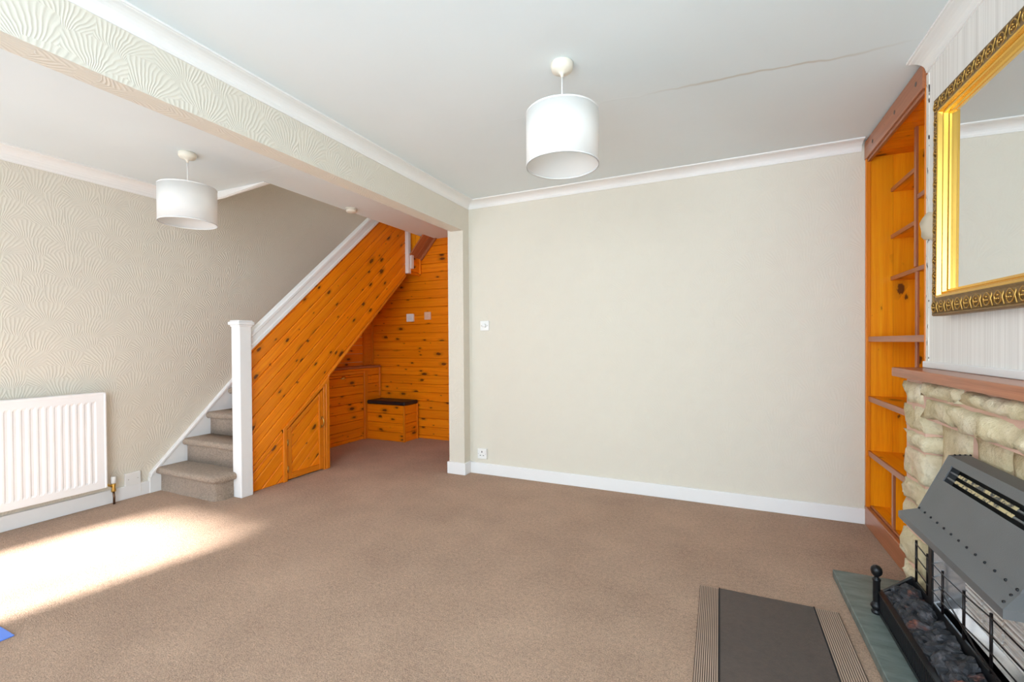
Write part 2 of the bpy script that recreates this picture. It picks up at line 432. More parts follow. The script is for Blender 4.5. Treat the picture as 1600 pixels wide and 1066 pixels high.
def quick(name, mats, boxes, parent=None, bevel=0, grain=None, **k):
    bm = BM()
    for b in boxes: box(bm, *b[:6], grain=(b[6] if len(b) > 6 else grain), mat=(b[7] if len(b) > 7 else 0))
    return link(name, bm, mats, parent, bevel=bevel, **k)

# ------------------------------------------------------------------ room shell
H = 2.4; YB = 3.5; XB = -2.03; XL = -4.06; XR = .84; YR = -1.2; YP = 4.51
bm = BM(); box(bm, XL-.1, 1.3, YR-.1, 4.65, -.12, 0)
struct('floor', bm, 'carpet', 'worn brown fitted carpet covering the floor', 'carpet floor')
bm = BM(); box(bm, -2.12, 1.3, YR-.1, YB+.1, H, H+.12); box(bm, XL-.1, -2.12, YR-.1, 2.4, H, H+.12); box(bm, -3.16, -2.12, 2.4, 4.65, H, H+.12)
struct('ceiling', bm, 'ceil', 'white painted ceiling with a brown water mark', 'ceiling')
bm = BM(); box(bm, -2.18, 1.3, YB, 4.65, 0, H)
struct('wall_back', bm, 'paper_soft', 'plain cream embossed wall facing the camera', 'wall')
bm = BM(); box(bm, XL-.12, XL, YR-.1, 4.65, 0, 4.6)
struct('wall_left', bm, 'paper', 'cream fan-embossed wall behind the radiator and stairs', 'wall')
bm = BM(); box(bm, -2.15, XB, YR, 3.4, 2.137, H); box(bm, -2.185, XB, 3.4, YB, 0, H)
struct('wall_divider', bm, 'paper', 'cream ceiling beam and short wall nib between the two rooms', 'wall')
bm = BM(); box(bm, 1.2, 1.3, YR, YB, 0, H)
struct('wall_right', bm, 'paper_soft')
bm = BM(); box(bm, XR, 1.2, 1.0, 2.6, 0, H)
struct('wall_chimney', bm, 'stripe', 'white striped-paper chimney breast above the fireplace', 'wall')
bm = BM()      # rear wall with a window and a patio door opening
for b in ((XL, -3.97, 0, H), (-3.0, -1.75, 0, H), (1.05, 1.3, 0, H), (-3.97, -3.0, 2.1, H), (-1.75, 1.05, 0, .32), (-1.75, 1.05, 2.28, H)):
    box(bm, b[0], b[1], YR-.1, YR, b[2], b[3])
struct('wall_rear', bm, 'paper_soft')
bm = BM(); box(bm, -3.16, -3.06, 2.4, 4.65, H+.12, 4.6); box(bm, XL, -3.06, 2.28, 2.4, H+.12, 4.6); box(bm, XL, -3.06, 4.55, 4.65, H+.12, 4.6); box(bm, XL, -3.06, 2.28, 4.65, 4.6, 4.7)
struct('wall_stairwell', bm, 'paper_soft')
bm = BM(); box(bm, XL, -2.185, 4.53, 4.65, 0, H)
struct('wall_hall', bm, 'pine')
bm = BM(); box(bm, -2.4, 2.6, -4.2, -4.0, 0, 4.8)  # unseen wall added to keep direct sun off the main room floor
struct('wall_outside', bm, 'stone')
def frame_rect(bm, x0, x1, z0, z1, y, w=.06, d=.07, bars=()):
    box(bm, x0, x0+w, y, y+d, z0, z1); box(bm, x1-w, x1, y, y+d, z0, z1)
    box(bm, x0, x1, y, y+d, z0, z0+w); box(bm, x0, x1, y, y+d, z1-w, z1)
    for xb in bars: box(bm, xb-w/2, xb+w/2, y, y+d, z0, z1)
bm = BM(); frame_rect(bm, -1.75, 1.05, .32, 2.28, YR-.09, w=.05, bars=(-.82, .12)); struct('window_1', bm, 'white')
bm = BM(); frame_rect(bm, -3.97, -3.0, 0, 2.1, YR-.09, w=.045, bars=(-3.24,)); struct('door_1', bm, 'white')

# skirtings
def skirting(name, boxes, label=None):
    bm = BM()
    for b in boxes: box(bm, *b)
    return struct(name, bm, 'white', label, 'skirting board', bevel=.004)
skirting('baseboard_back', [(XB, XR-.005, YB-.018, YB, 0, .097)], 'white skirting board along the plain back wall')
bm = BM(); prism(bm, [(-2.2, 3.384), (XB+.016, 3.384), (XB+.016, YB-.002), (XB, YB-.002), (XB, 3.4), (-2.185, 3.4), (-2.185, 3.6), (-2.2, 3.6)], 0, .105)
struct('baseboard_nib', bm, 'white', 'white skirting block wrapped round the wall nib', 'skirting board', bevel=.004)
skirting('baseboard_left', [(XL, XL+.02, YR, 2.02, 0, .098)], 'white skirting board under the radiator')
# cornices
def cove(n=.085, d=.06):
    pts = [(0, 0), (0, -d)]
    pts += [(.006, -d), (.006, -d+.008)]
    for k in range(7):
        a = math.pi/2*k/6
        pts.append((n-.012-(n-.02)*math.cos(a), -.01-(d-.02)*(1-math.sin(a))))
    pts += [(n-.008, -.008), (n, -.008), (n, 0)]
    return pts
def cornice(name, p0, p1, A, mats='cornice', label=None, d=.06, n=.085):
    bm = BM(); sweep(bm, cove(n, d), [(p0, A, (0, 0, 1)), (p1, A, (0, 0, 1))])
    return struct(name, bm, mats, label, 'cornice')
cornice('trim_1', (-2.03, YB, H), (XR-.03, YB, H), (0, -1, 0), label='white cove cornice along the top of the back wall')
cornice('trim_2', (XB, YR, H), (XB, YB, H), (1, 0, 0), label='white cove cornice along the ceiling beam')
cornice('trim_3', (XL, YR, H), (XL, 2.4, H), (1, 0, 0), label='white cove cornice above the radiator wall', d=.085)
cornice('trim_4', (XR, 1.0, H), (XR, 2.6, H), (-1, 0, 0), label='white cove cornice on the chimney breast', d=.06, n=.075)
bm = BM(); sweep(bm, [(0, 0), (0, -.05), (.012, -.058), (.03, -.05), (.05, -.02), (.055, 0)], [((XL, 2.345, H), (0, 1, 0), (0, 0, 1)), ((-3.64, 2.345, H), (0, 1, 0), (0, 0, 1)), ((-3.15, 2.345, H-.004), (0, 1, 0), (0, 0, .1))])
struct('trim_5', bm, 'cornice', 'white plaster trim at the edge of the stairwell opening', 'trim')

# ------------------------------------------------------------------ staircase
PX = -3.31
st = thing('staircase', 'carpeted staircase with white newel post and orange pine side panelling', 'staircase', (-3.7, 2.1, 0))
RISE, GO, Y0 = .192, .1925, 2.07
def step_mesh(i):
    bm = BM(); y = Y0+GO*i; z = RISE*(i+1); x0 = XL+.028
    prof = []      # front profile (y,z): riser foot, riser, nosing, tread back
    prof += [(y+.006, z-RISE), (y+.008, z-.075), (y+.004, z-.058)]
    for k in range(9):
        a = math.radians(-110+k*200/8)
        prof.append((y-.004-.027*math.cos(a), z-.028+.027*math.sin(a)))
    prof += [(y+.06, z), (y+GO+.02, z), (y+GO+.02, z-RISE)]
    x1 = -3.335 if i == 0 else PX-.03
    xs = [x0, x0+.012, x0+.05]+[x0+.05+(x1-x0-.05)*k/10 for k in range(1, 11)]
    if i == 0:     # bullnose end in front of the newel: profile carried round a curved footprint
        Rr = .07; path = [((x0+(x1-Rr-x0)*k/10, y), (0, -1)) for k in range(11)]
        path += [((x1-Rr+Rr*math.sin(a), y+Rr-Rr*math.cos(a)), (math.sin(a), -math.cos(a))) for a in [math.pi/2*k/8 for k in range(1, 9)]]
        path += [((x1, y+Rr+(2.206-y-Rr)*k/3), (1, 0)) for k in range(1, 4)]
        pf = [(y-yy, zz) for yy, zz in prof[:-3]]+[(-.035, z)]
        rings = []
        for q_, ((px_, py_), (nx_, ny_)) in enumerate(path):
            w_ = .005*noise.noise((q_*.35, 2., 0))
            rings.append([bm.verts.new((px_+nx_*(o_+w_), py_+ny_*(o_+w_), zz)) for o_, zz in pf])
        for a, b in zip(rings[:-1], rings[1:]):
            for k in range(len(pf)-1): bm.faces.new((a[k], b[k], b[k+1], a[k+1]))
        bk = [bm.verts.new(p) for p in ((PX-.03, 2.206, z), (PX-.03, y+GO+.02, z), (x0, y+GO+.02, z))]
        bm.faces.new([r[-1] for r in rings]+bk)
        for f in bm.faces: f.smooth = len(f.verts) == 4
        return bm
    else:
        rings = []
        for j, x in enumerate(xs):
            dent = .006*noise.noise((x*6, i*3.1, 0))
            sh = .004 if j == 0 else 0
            rings.append([bm.verts.new((x, yy+dent+sh, zz-(sh if zz > z-.1 else 0))) for yy, zz in prof])
    for a, b in zip(rings[:-1], rings[1:]):
        for k in range(len(prof)):
            bm.faces.new((a[k], b[k], b[(k+1) % len(prof)], a[(k+1) % len(prof)]))
    bm.faces.new(rings[0]); bm.faces.new(rings[-1][::-1])
    for f in bm.faces: f.smooth = len(f.verts) == 4
    return bm
for i in range(12):
    link('step', step_mesh(i), 'stair_carpet', st)
# white string against the wall
bm = BM(); s = RISE/GO
py = [(2.0, 0), (2.0, .125), (2.02, .15), (4.45, .15+(4.45-2.02)*1.03), (4.45, 2.3), (2.35, 0)]
slab(bm, py, (XL, 0, 0), (0, 1, 0), (0, 0, 1), (1, 0, 0), .026, .003)
link('wall_string', bm, 'white', st)
bm = BM(); slab(bm, [(2.005, .12), (2.005, .155), (4.45, .155+2.445*1.03+.01), (4.45, .12+2.445*1.03+.01)], (XL, 0, 0), (0, 1, 0), (0, 0, 1), (1, 0, 0), .034, .006)
link('string_bead', bm, 'white', st)
# pine side panel: boards laid along the slope
ang = math.atan(.92); O = (PX-.03, 0, 0); A, B, N = (0, 1, 0), (0, 0, 1), (1, 0, 0)
zt = lambda y: 1.15+.917*(y-2.362)
zb = lambda y: .84+.935*(y-3.09)
YE = 4.25
bm = BM()
upper = [(2.3, zb(2.3)), (YE, zb(YE)), (YE, zt(YE)), (2.3, zt(2.3))]
boards(bm, upper, O, A, B, N, .03, .094, ang, .006, start=-.032)
# below the slope line, left of and over the cupboard door
y1, y2 = 2.615, 3.062; d1 = .435; d2 = .80
zd = lambda y: d1+(d2-d1)*(y-y1)/(y2-y1)
boards(bm, [(2.3, 0), (y1, 0), (y1, zb(y1)), (2.3, zb(2.3))], O, A, B, N, .03, .094, ang, .006, start=-.032)
box(bm, PX-.045, PX-.03, 2.3, 3.09, 0, .12); 
bm2 = bm
link('side_panel', bm2, 'pine', st)
bm = BM(); slab(bm, [(2.3, .0), (y1, 0), (y1, d1-.0), (2.3, .11)], (PX-.04, 0, 0), A, B, N, .004, .001)
bm.free()
# bottom edge moulding of the panel
bm = BM(); slab(bm, [(3.09, zb(3.09)-.0), (YE, zb(YE)-.0), (YE, zb(YE)+.03), (3.09, zb(3.09)+.03)], (PX-.032, 0, 0), A, B, N, .042, .006, (1, .93))
link('edge_moulding', bm, 'pine_trim', st)
# dark soffit boards under the flight
bm = BM(); L = math.hypot(1, .935)
boards(bm, [(0, 0), (1.5*L*.8, 0), (1.5*L*.8, PX-.03-XL-.028), (0, PX-.03-XL-.028)], (XL+.028, 3.09, zb(3.09)-.012), (0, 1/L, .935/L), (1, 0, 0), (0, .935/L, -1/L), .012, .1, 0)
link('soffit_lining', bm, 'pine', st)
bm = BM(); boards(bm, [(0, 0), (.55, 0), (.55, .80), (0, .80)], (-3.89, 3.07, 0), (1, 0, 0), (0, 0, 1), (0, 1, 0), .012, .1, 0)
link('closing_panel', bm, 'pine', st)
# handrail / capping
bm = BM(); dirv = Vector((0, 1, .912)).normalized(); nrm = Vector((0, -.912, 1)).normalized()
pr = [(-.034, 0), (-.034, .02), (-.026, .026), (-.026, .062), (-.034, .07), (-.034, .088), (-.026, .095), (.026, .095), (.034, .088), (.034, .07), (.026, .062), (.026, .026), (.034, .02), (.034, 0)]
p0 = Vector((PX-.015, 2.29, zt(2.29)-.006)); p1 = Vector((PX-.015, 4.25, zt(4.25)-.006))
sweep(bm, pr, [(p0, (1, 0, 0), nrm), (p1, (1, 0, 0), nrm)])
link('handrail', bm, 'white', st)
# newel post
bm = BM(); box(bm, -3.352, -3.256, 2.208, 2.304, 0, 1.305)
npost = link('newel_post', bm, 'white', st, bevel=.006)
bm = BM(); box(bm, -3.358, -3.25, 2.202, 2.31, 1.29, 1.303); box(bm, -3.368, -3.24, 2.192, 2.32, 1.303, 1.328); box(bm, -3.36, -3.248, 2.2, 2.312, 1.328, 1.338)
cap = link('newel_cap', bm, 'white', npost, bevel=.006)
# door into the cupboard under the stairs
cdr = None
bm = BM()      # leaf: diagonal boards
lf = [(y1+.045, .03), (y2-.055, .03), (y2-.055, zd(y2-.055)-.06), (y1+.045, zd(y1+.045)-.05)]
boards(bm, [(y1+.03, .012), (y2-.035, .012), (y2-.035, zd(y2-.035)-.035), (y1+.03, zd(y1+.03)-.035)], (PX-.034, 0, 0), A, B, N, .026, .094, ang, .004, start=-.032)
cdr = link('cupboard_door', bm, 'pine', st)
bm = BM()
ly0, ly1 = y1+.03, y2-.035
slab(bm, [(ly0, .012), (ly0+.045, .012), (ly0+.045, zd(ly0+.045)-.035), (ly0, zd(ly0)-.035)], (PX-.03, 0, 0), A, B, N, .034, .003, (0, 1))
slab(bm, [(ly1-.045, .012), (ly1, .012), (ly1, zd(ly1)-.035), (ly1-.045, zd(ly1-.045)-.035)], (PX-.03, 0, 0), A, B, N, .034, .003, (0, 1))
slab(bm, [(ly0+.045, .012), (ly1-.045, .012), (ly1-.045, .062), (ly0+.045, .062)], (PX-.03, 0, 0), A, B, N, .033, .003, (1, 0))
slab(bm, [(ly0+.045, zd(ly0+.045)-.08), (ly1-.045, zd(ly1-.045)-.08), (ly1-.045, zd(ly1-.045)-.035), (ly0+.045, zd(ly0+.045)-.035)], (PX-.03, 0, 0), A, B, N, .033, .003, (1, .8))
link('door_frame', bm, 'pine_trim', cdr)
for hz in (.075, .30):
    bm = BM(); box(bm, PX+.002, PX+.01, ly0-.008, ly0+.012, hz, hz+.05); tube(bm, [(PX+.008, ly0, hz-.002), (PX+.008, ly0, hz+.052)], .005)
    link('hinge', bm, 'brass', cdr)
bm = BM(); hp = [(PX+.004, ly1-.022, .40), (PX+.02, ly1-.022, .405)]+[(PX+.024+.012*math.sin(math.pi*k/8), ly1-.022, .405+.075*k/8) for k in range(9)]+[(PX+.02, ly1-.022, .48), (PX+.004, ly1-.022, .485)]
tube(bm, hp, .005); box(bm, PX+.002, PX+.008, ly1-.032, ly1-.012, .39, .415); box(bm, PX+.002, PX+.008, ly1-.032, ly1-.012, .47, .495)
link('door_handle', bm, 'brass', cdr)
# architrave round the door and corner post
bm = BM()
slab(bm, [(y1-.012, 0), (y1+.026, 0), (y1+.026, zd(y1+.026)-.01), (y1-.012, zd(y1-.012)+.015)], (PX-.03, 0, 0), A, B, N, .046, .005, (0, 1))
slab(bm, [(y1-.012, zd(y1-.012)-.01), (3.092, zd(3.092)-.008), (3.092, zd(3.092)+.03), (y1-.012, zd(y1-.012)+.028)], (PX-.03, 0, 0), A, B, N, .048, .005, (1, .8))
slab(bm, [(y2-.032, 0), (3.05, 0), (3.05, zd(3.05)), (y2-.032, zd(y2-.032))], (PX-.03, 0, 0), A, B, N, .040, .004, (0, 1))
slab(bm, [(3.052, 0), (3.095, 0), (3.095, .84), (3.052, .80)], (PX-.03, 0, 0), A, B, N, .046, .005, (0, 1))
link('door_architrave', bm, 'pine_trim', st)
# filler boards between architrave and slope line
bm = BM(); boards(bm, [(y1, zd(y1)), (3.09, zd(3.09)), (3.09, zb(3.09)), (y1, zb(y1))], (PX-.03, 0, 0), A, B, N, .028, .094, ang, .003, start=-.032)
bm.normal_update()
if len(bm.faces): link('corner_filler', bm, 'pine', st)
else: bm.free()
# upper newel and the casing of the winders above the recess
bm = BM(); box(bm, -3.345, -3.27, YE, 4.30, 1.97, 3.3); box(bm, -3.33, -3.262, 4.29, 4.345, 2.03, 2.19)
link('upper_newel', bm, 'white', st, bevel=.004)
bm = BM()
boards(bm, [(-3.40, 2.06), (-3.02, 2.2+.255*1.12), (-3.02, 3.2), (-3.40, 3.2)], (0, 4.36, 0), (1, 0, 0), (0, 0, 1), (0, -1, 0), .012, .12, math.pi/2, .003)
link('winder_side', bm, 'amber', st)
bm = BM()
sl = 1.14; L2 = math.hypot(1, sl)
boards(bm, [(0, 0), (.42, 0), (.42, .235), (0, .235)], (-3.29, 4.275, 2.175), (1/L2, 0, sl/L2), (0, 1, 0), (sl/L2, 0, -1/L2), .014, .12, 0, .003)
slab(bm, [(0, 0), (.42, 0), (.42, .028), (0, .028)], (-3.285, 4.478, 2.168), (1/L2, 0, sl/L2), (0, 1, 0), (sl/L2, 0, -1/L2), .03, .006, (1, 0))
link('winder_soffit', bm, 'pine_brown', st)
bm = BM()
boards(bm, [(4.33, 1.99), (4.505, 1.985), (4.505, 2.2), (4.33, 2.2)], (-3.30, 0, 0), (0, 1, 0), (0, 0, 1), (1, 0, 0), .014, .25, 0, .003)
slab(bm, [(4.475, 1.985), (4.505, 1.985), (4.505, 2.19), (4.475, 2.19)], (-3.30, 0, 0), (0, 1, 0), (0, 0, 1), (1, 0, 0), .03, .006, (0, 1))
box(bm, -3.34, -3.29, 4.3, 4.505, 1.97, 1.985)
link('winder_apron', bm, 'pine', st)

# ------------------------------------------------------------------ panelled recess under the stairs
pn = thing('wall_panelling', 'orange pine board panelling on the far wall of the recess under the stairs', 'wall panelling', (-3, YP, 0))
bm = BM(); boards(bm, [(XL, .0), (-2.185, .0), (-2.185, H), (XL, H)], (0, YP+.018, 0), (1, 0, 0), (0, 0, 1), (0, -1, 0), .016, .1035, 0, .005, start=.04)
link('horizontal_boards', bm, 'pine', pn)
bm = BM(); box(bm, XL, -4.055, 4.36, YP, .88, 2.0); box(bm, XL, -4.03, 4.485, YP, .88, 2.0, 2); box(bm, XL, -4.035, 4.34, 4.365, .88, 2.0, 2)
link('corner_trim', bm, 'pine_trim', pn)
bm = BM(); boards(bm, [(3.14, .883), (4.5, .883), (4.5, 2.15)], (XL, 0, 0), (0, 1, 0), (0, 0, 1), (1, 0, 0), .004, .103, 0, .001)
link('side_lining', bm, 'pine', pn)

RX = -3.92
cb = thing('recess_cupboard', 'low pine cupboard with flap door and brass cup handle under the stairs', 'cupboard', (RX, 3.8, 0))
bm = BM(); boards(bm, [(3.17, 0), (4.505, 0), (4.505, .855), (3.17, .855)], (RX-.016, 0, 0), A, B, N, .016, .1035, 0, .004, start=.04)
link('front_panel', bm, 'pine', cb)
quick('top_ledge', 'pine_brown', [(XL+.005, RX+.012, 3.2, 4.505, .856, .882, 1)], cb, .004)
bm = BM(); boards(bm, [(3.19, .10), (4.19, .10), (4.19, .79), (3.19, .79)], (RX, 0, 0), A, B, N, .014, .1035, 0, .004, start=.04)
fd = link('flap_door', bm, 'pine', cb)
bm = BM()
lathe(bm, [(.001, .0), (.03, .0), (.034, .004), (.03, .012), (.022, .02), (.001, .024)], (RX+.014, 3.87, .752), 20, axis='X')
bmesh.ops.delete(bm, geom=[v for v in bm.verts if v.co.z < .7515], context='VERTS')
box(bm, RX+.013, RX+.017, 3.83, 3.91, .75, .756)
link('cup_handle', bm, 'brass', fd)
bm = BM()
slab(bm, [(4.195, 0), (4.255, 0), (4.255, .83), (4.195, .83)], (RX, 0, 0), A, B, N, .026, .004, (0, 1))
slab(bm, [(3.19, .795), (4.195, .795), (4.195, .83), (3.19, .83)], (RX, 0, 0), A, B, N, .026, .004, (1, 0))
link('cupboard_frame', bm, 'pine_trim', cb)
slabm = BM(); slab(slabm, [(4.47, .5), (4.505, .5), (4.505, .855), (4.47, .855)], (RX, 0, 0), A, B, N, .02, .004, (0, 1))
link('corner_batten', slabm, 'pine_trim', cb)

bx = thing('storage_seat', 'small pine box seat with black padded top in the corner of the recess', 'box seat', (-3.62, 4.37, 0))
BX0, BX1, BY0, BY1 = RX+.03, -3.333, 4.262, 4.488
bm = BM(); boards(bm, [(BX0, 0), (BX1-.012, 0), (BX1-.012, .425), (BX0, .425)], (0, BY0+.014-.03, 0), (1, 0, 0), (0, 0, 1), (0, -1, 0), .014, .107, 0, .004, start=0)
boards(bm, [(BY0-.014, 0), (BY1, 0), (BY1, .425), (BY0-.014, .425)], (BX1-.014, 0, 0), (0, 1, 0), (0, 0, 1), (1, 0, 0), .014, .107, 0, .004, start=0)
box(bm, BX0, BX1-.014, BY0-.015, BY1, .40, .424)
link('box_body', bm, 'pine', bx)
for q_ in ((BX1-.018, BX1+.005, BY0-.035, BY0-.012, 0, .425, 2), (BX1-.002, BX1+.012, BY1-.022, BY1, 0, .425, 2)): quick('corner_trim', 'pine_trim', [q_], bx, .003)
quick('padded_top', 'cushion', [(BX0, BX1+.01, BY0-.04, BY1, .426, .472)], bx, .018, seg=4)

# small plates on the panelling
def plate(name, label, cat, x, z, w, h, mat, d=.02):
    o = quick(name, mat, [(x-w/2, x+w/2, YP-d-.0, YP+.003, z-h/2, z+h/2)], bevel=.004)
    return tag(o, label, cat)
sw = thing('wall_switch', 'small white switch box on the recess panelling, nearer the stairs', 'switch', (-3.437, YP, 1.465))
quick('switch_box', 'plastic', [(-3.487, -3.387, YP-.028, YP+.002, 1.42, 1.515)], sw, .004)
quick('switch_rocker', 'plastic', [(-3.452, -3.424, YP-.034, YP-.026, 1.445, 1.49)], sw, .003)
sw = thing('wall_switch', 'small pinkish switch plate on the recess panelling, nearer the wall nib', 'switch', (-3.185, YP, 1.48))
quick('switch_plate', 'pink_plastic', [(-3.232, -3.14, YP-.014, YP+.002, 1.438, 1.53)], sw, .004)
quick('switch_rocker', 'pink_plastic', [(-3.198, -3.174, YP-.02, YP-.012, 1.462, 1.505)], sw, .003)

# ------------------------------------------------------------------ radiator
ra = thing('radiator', 'white ribbed panel radiator hung on the embossed wall', 'radiator', (-4.0, 1.0, .13))
RY0, RY1, RZ0, RZ1, RXF = .28, 1.695, .142, .812, -3.972
bm = BM(); pitch = .0385; ys = []
npt = 0
y = RY0
ys = [RY0, RY0+.012]
k = RY0+.03
while k+pitch < RY1-.01:
    ys += [k, k+.009, k+.0195, k+.0285]; k += pitch
ys += [RY1-.012, RY1]
zs = [(RZ0, 0), (RZ0+.045, 0), (RZ0+.06, 1), (RZ1-.065, 1), (RZ1-.05, 0), (RZ1, 0)]
def dep(i, yy):
    if i < 2 or i >= len(ys)-2: return 0
    return (0, .0085, .0085, 0)[(i-2) % 4]
vs = [[bm.verts.new((RXF-dep(i, yy)*m, yy, zz)) for i, yy in enumerate(ys)] for zz, m in zs]
for a, b in zip(vs[:-1], vs[1:]):
    for i in range(len(ys)-1): bm.faces.new((a[i], a[i+1], b[i+1], b[i]))
link('front_panel', bm, 'rad', ra, bevel=.0)
bm = BM(); box(bm, -4.035, -4.022, RY0+.01, RY1-.01, RZ0, RZ1-.01)
for k in range(int((RY1-RY0)/.05)): box(bm, -4.022, RXF-.012, RY0+.04+k*.05, RY0+.043+k*.05, RZ0+.04, RZ1-.05)
link('rear_panel', bm, 'rad', ra)
for yy in (RY0-.002, RY1-.002): quick('side_cover', 'rad', [(-4.04, RXF+.004, yy, yy+.012, RZ0+.0, RZ1+.004)], ra, .003)
bm = BM(); box(bm, -4.04, RXF+.004, RY0, RY1+.008, RZ1-.004, RZ1+.01)
link('top_cover', bm, 'rad', ra, bevel=.003)
va = bpy.data.objects.new('radiator_valve', None); COL.objects.link(va); va.parent = ra; va.location = Vector((-4.0, 1.755, 0))-world_loc(ra)
def sub(name, bm, mats, par, **k):
    o = link(name, bm, mats, None, **k); o.parent = par; o.matrix_parent_inverse = Matrix.Translation(-world_loc(par)); return o
bm = BM(); lathe(bm, [(.0, .152), (.014, .152), (.016, .158), (.016, .195), (.012, .202), (0, .202)], (-4.005, 1.755, 0), 16); sub('valve_cap', bm, 'plastic', va)
bm = BM(); lathe(bm, [(0, .09), (.013, .09), (.015, .1), (.011, .12), (.014, .14), (.012, .152), (0, .152)], (-4.005, 1.755, 0), 12); tube(bm, [(-4.005, 1.755, .125), (-4.005, 1.70, .165)], .008); sub('valve_body', bm, 'brass', va)
bm = BM(); tube(bm, [(-4.005, 1.755, .09), (-4.003, 1.757, .05), (-4.006, 1.758, 0)], .0075); sub('valve_pipe', bm, 'copper', va)

bp = thing('blanking_plate', 'blank white wall plate above the skirting beside the stair foot', 'wall plate', (XL, 1.893, .14))
quick('plate', 'plastic', [(XL, XL+.02, 1.842, 1.944, .095, .192)], bp, .004)
for yy in (1.863, 1.923):
    bm = BM(); lathe(bm, [(0, .0205), (.004, .0205), (.004, .0)], (XL, yy, .143), 10, axis='X'); link('plate_screw', bm, 'chrome', bp)
quick('cable_tail', 'plastic', [(XL+.02, XL+.024, 1.938, 1.942, .03, .095)], bp)

# ------------------------------------------------------------------ switch and socket on the back wall
ls = thing('light_switch', 'white dimmer switch plate on the cream back wall', 'light switch', (-1.87, YB, 1.305))
quick('switch_plate', 'plastic', [(-1.913, -1.827, YB-.012, YB, 1.262, 1.348)], ls, .004)
bm = BM(); lathe(bm, [(0, -.03), (.014, -.03), (.017, -.026), (.018, -.012), (0, -.012)], (-1.87, YB, 1.305), 20, axis='Y'); link('dimmer_knob', bm, 'plastic', ls)
for dx in (-.03, .03):
    bm = BM(); lathe(bm, [(0, -.0135), (.004, -.0135), (.004, -.01)], (-1.87+dx, YB, 1.305), 10, axis='Y'); link('plate_screw', bm, 'chrome', ls)
so = thing('wall_socket', 'white three-pin socket low on the back wall above the skirting', 'socket', (-1.895, YB, .18))
quick('socket_box', 'plastic', [(-1.94, -1.852, YB-.028, YB, .137, .226)], so, .004)
quick('socket_rocker', 'plastic', [(-1.872, -1.86, YB-.034, YB-.027, .195, .212)], so, .002)
for q_ in ((-1.90, -1.892, YB-.0288, YB-.026, .192, .207), (-1.917, -1.905, YB-.0288, YB-.026, .165, .17), (-1.887, -1.875, YB-.0288, YB-.026, .165, .17)): quick('pin_slot', 'hole', [q_], so)
for dx in (-.035, .035):
    bm = BM(); lathe(bm, [(0, -.0295), (.0035, -.0295), (.0035, -.026)], (-1.896+dx, YB, .182), 8, axis='Y'); link('plate_screw', bm, 'chrome', so)

# ------------------------------------------------------------------ pendants
def pendant(x, y, label):
    p = thing('pendant_lamp', label, 'pendant lamp', (x, y, H), 'white drum pendants')
    bm = BM(); lathe(bm, [(0, H), (.046, H), (.05, H-.004), (.05, H-.02), (.044, H-.034), (.02, H-.042), (.008, H-.05), (.006, H-.062), (0, H-.062)], (x, y, 0), 32)
    link('ceiling_rose', bm, 'cream_plastic', p)
    bm = BM(); tube(bm, [(x, y, H-.06), (x+.001, y, 2.17)], .0034, 8); link('cord', bm, 'plastic', p)
    r, z0, z1 = .161, 1.942, 2.176
    bm = BM(); lathe(bm, [(r, z0), (r, z1), (r-.002, z1), (r-.002, z0)], (x, y, 0), 64, close=True)
    sh = link('lamp_shade', bm, 'shade', p)
    for zz in (z0, z1-.006):
        bm = BM(); lathe(bm, [(r+.001, zz), (r+.001, zz+.006), (r-.004, zz+.006), (r-.004, zz)], (x, y, 0), 64, close=True); link('shade_rim', bm, 'plastic', sh)
    bm = BM(); lathe(bm, [(0, 2.175), (.012, 2.175), (.016, 2.16), (.019, 2.13), (.019, 2.10), (.012, 2.10), (0, 2.10)], (x, y, 0), 16)
    link('lamp_holder', bm, 'plastic', p)
    bm = BM()
    for k in range(3):
        a = k*2.094+.3; tube(bm, [(x+.02*math.cos(a), y+.02*math.sin(a), 2.13), (x+(r-.003)*math.cos(a), y+(r-.003)*math.sin(a), z1-.004)], .0016, 6)
    lathe(bm, [(.022, 2.128), (.022, 2.132), (.019, 2.132), (.019, 2.128)], (x, y, 0), 20, close=True)
    link('shade_spider', bm, 'plastic', p)
pendant(-.636, 1.933, 'white drum pendant lamp hanging in the main room, the nearer larger-looking one')
pendant(-3.133, 1.79, 'white drum pendant lamp hanging in the side room before the stairs')
bm = BM(); sa = thing('smoke_alarm', 'small round cream alarm on the ceiling above the stair panelling', 'smoke alarm', (-3.08, 3.17, H))
lathe(bm, [(0, H), (.05, H), (.052, H-.006), (.052, H-.012)], (-3.08, 3.17, 0), 28); link('base_plate', bm, 'cream_plastic', sa)
bm = BM(); lathe(bm, [(.047, H-.012), (.047, H-.028), (.04, H-.035), (0, H-.036)], (-3.08, 3.17, 0), 28); link('alarm_cover', bm, 'cream_plastic', sa)

# ------------------------------------------------------------------ bookcase in the alcove
bc = thing('bookcase', 'tall amber pine bookcase built into the alcove beside the fireplace', 'bookcase', (1.0, 3.05, 0))
XF, XBK, YN, YF = XR, 1.195, 2.605, 3.496
bm = BM()
for a, b in ((XF, .962), (.963, 1.085), (1.086, XBK)): box(bm, a, b, YF-.018, YF, .0, 2.37, 2)
link('end_panel', bm, 'amber', bc)
bm = BM(); boards(bm, [(YN, 0), (YF-.018, 0), (YF-.018, 2.37), (YN, 2.37)], (XBK, 0, 0), A, B, (-1, 0, 0), .014, .125, math.pi/2, .002)
link('back_panel', bm, 'amber', bc)
bm = BM()
for a, b in ((XF, .962), (.963, 1.085), (1.086, XBK-.014)): box(bm, a, b, YN, YN+.016, .0, 2.37, 2)
link('end_panel', bm, 'amber', bc)
quick('front_stile', 'pine_trim', [(XF-.012, XF+.012, YF-.024, YF, 0, 2.3, 2)], bc, .003)
quick('front_stile', 'pine_trim', [(XF-.006, XF+.012, YN-.001, YN+.012, 0, 2.3, 2)], bc, .003)
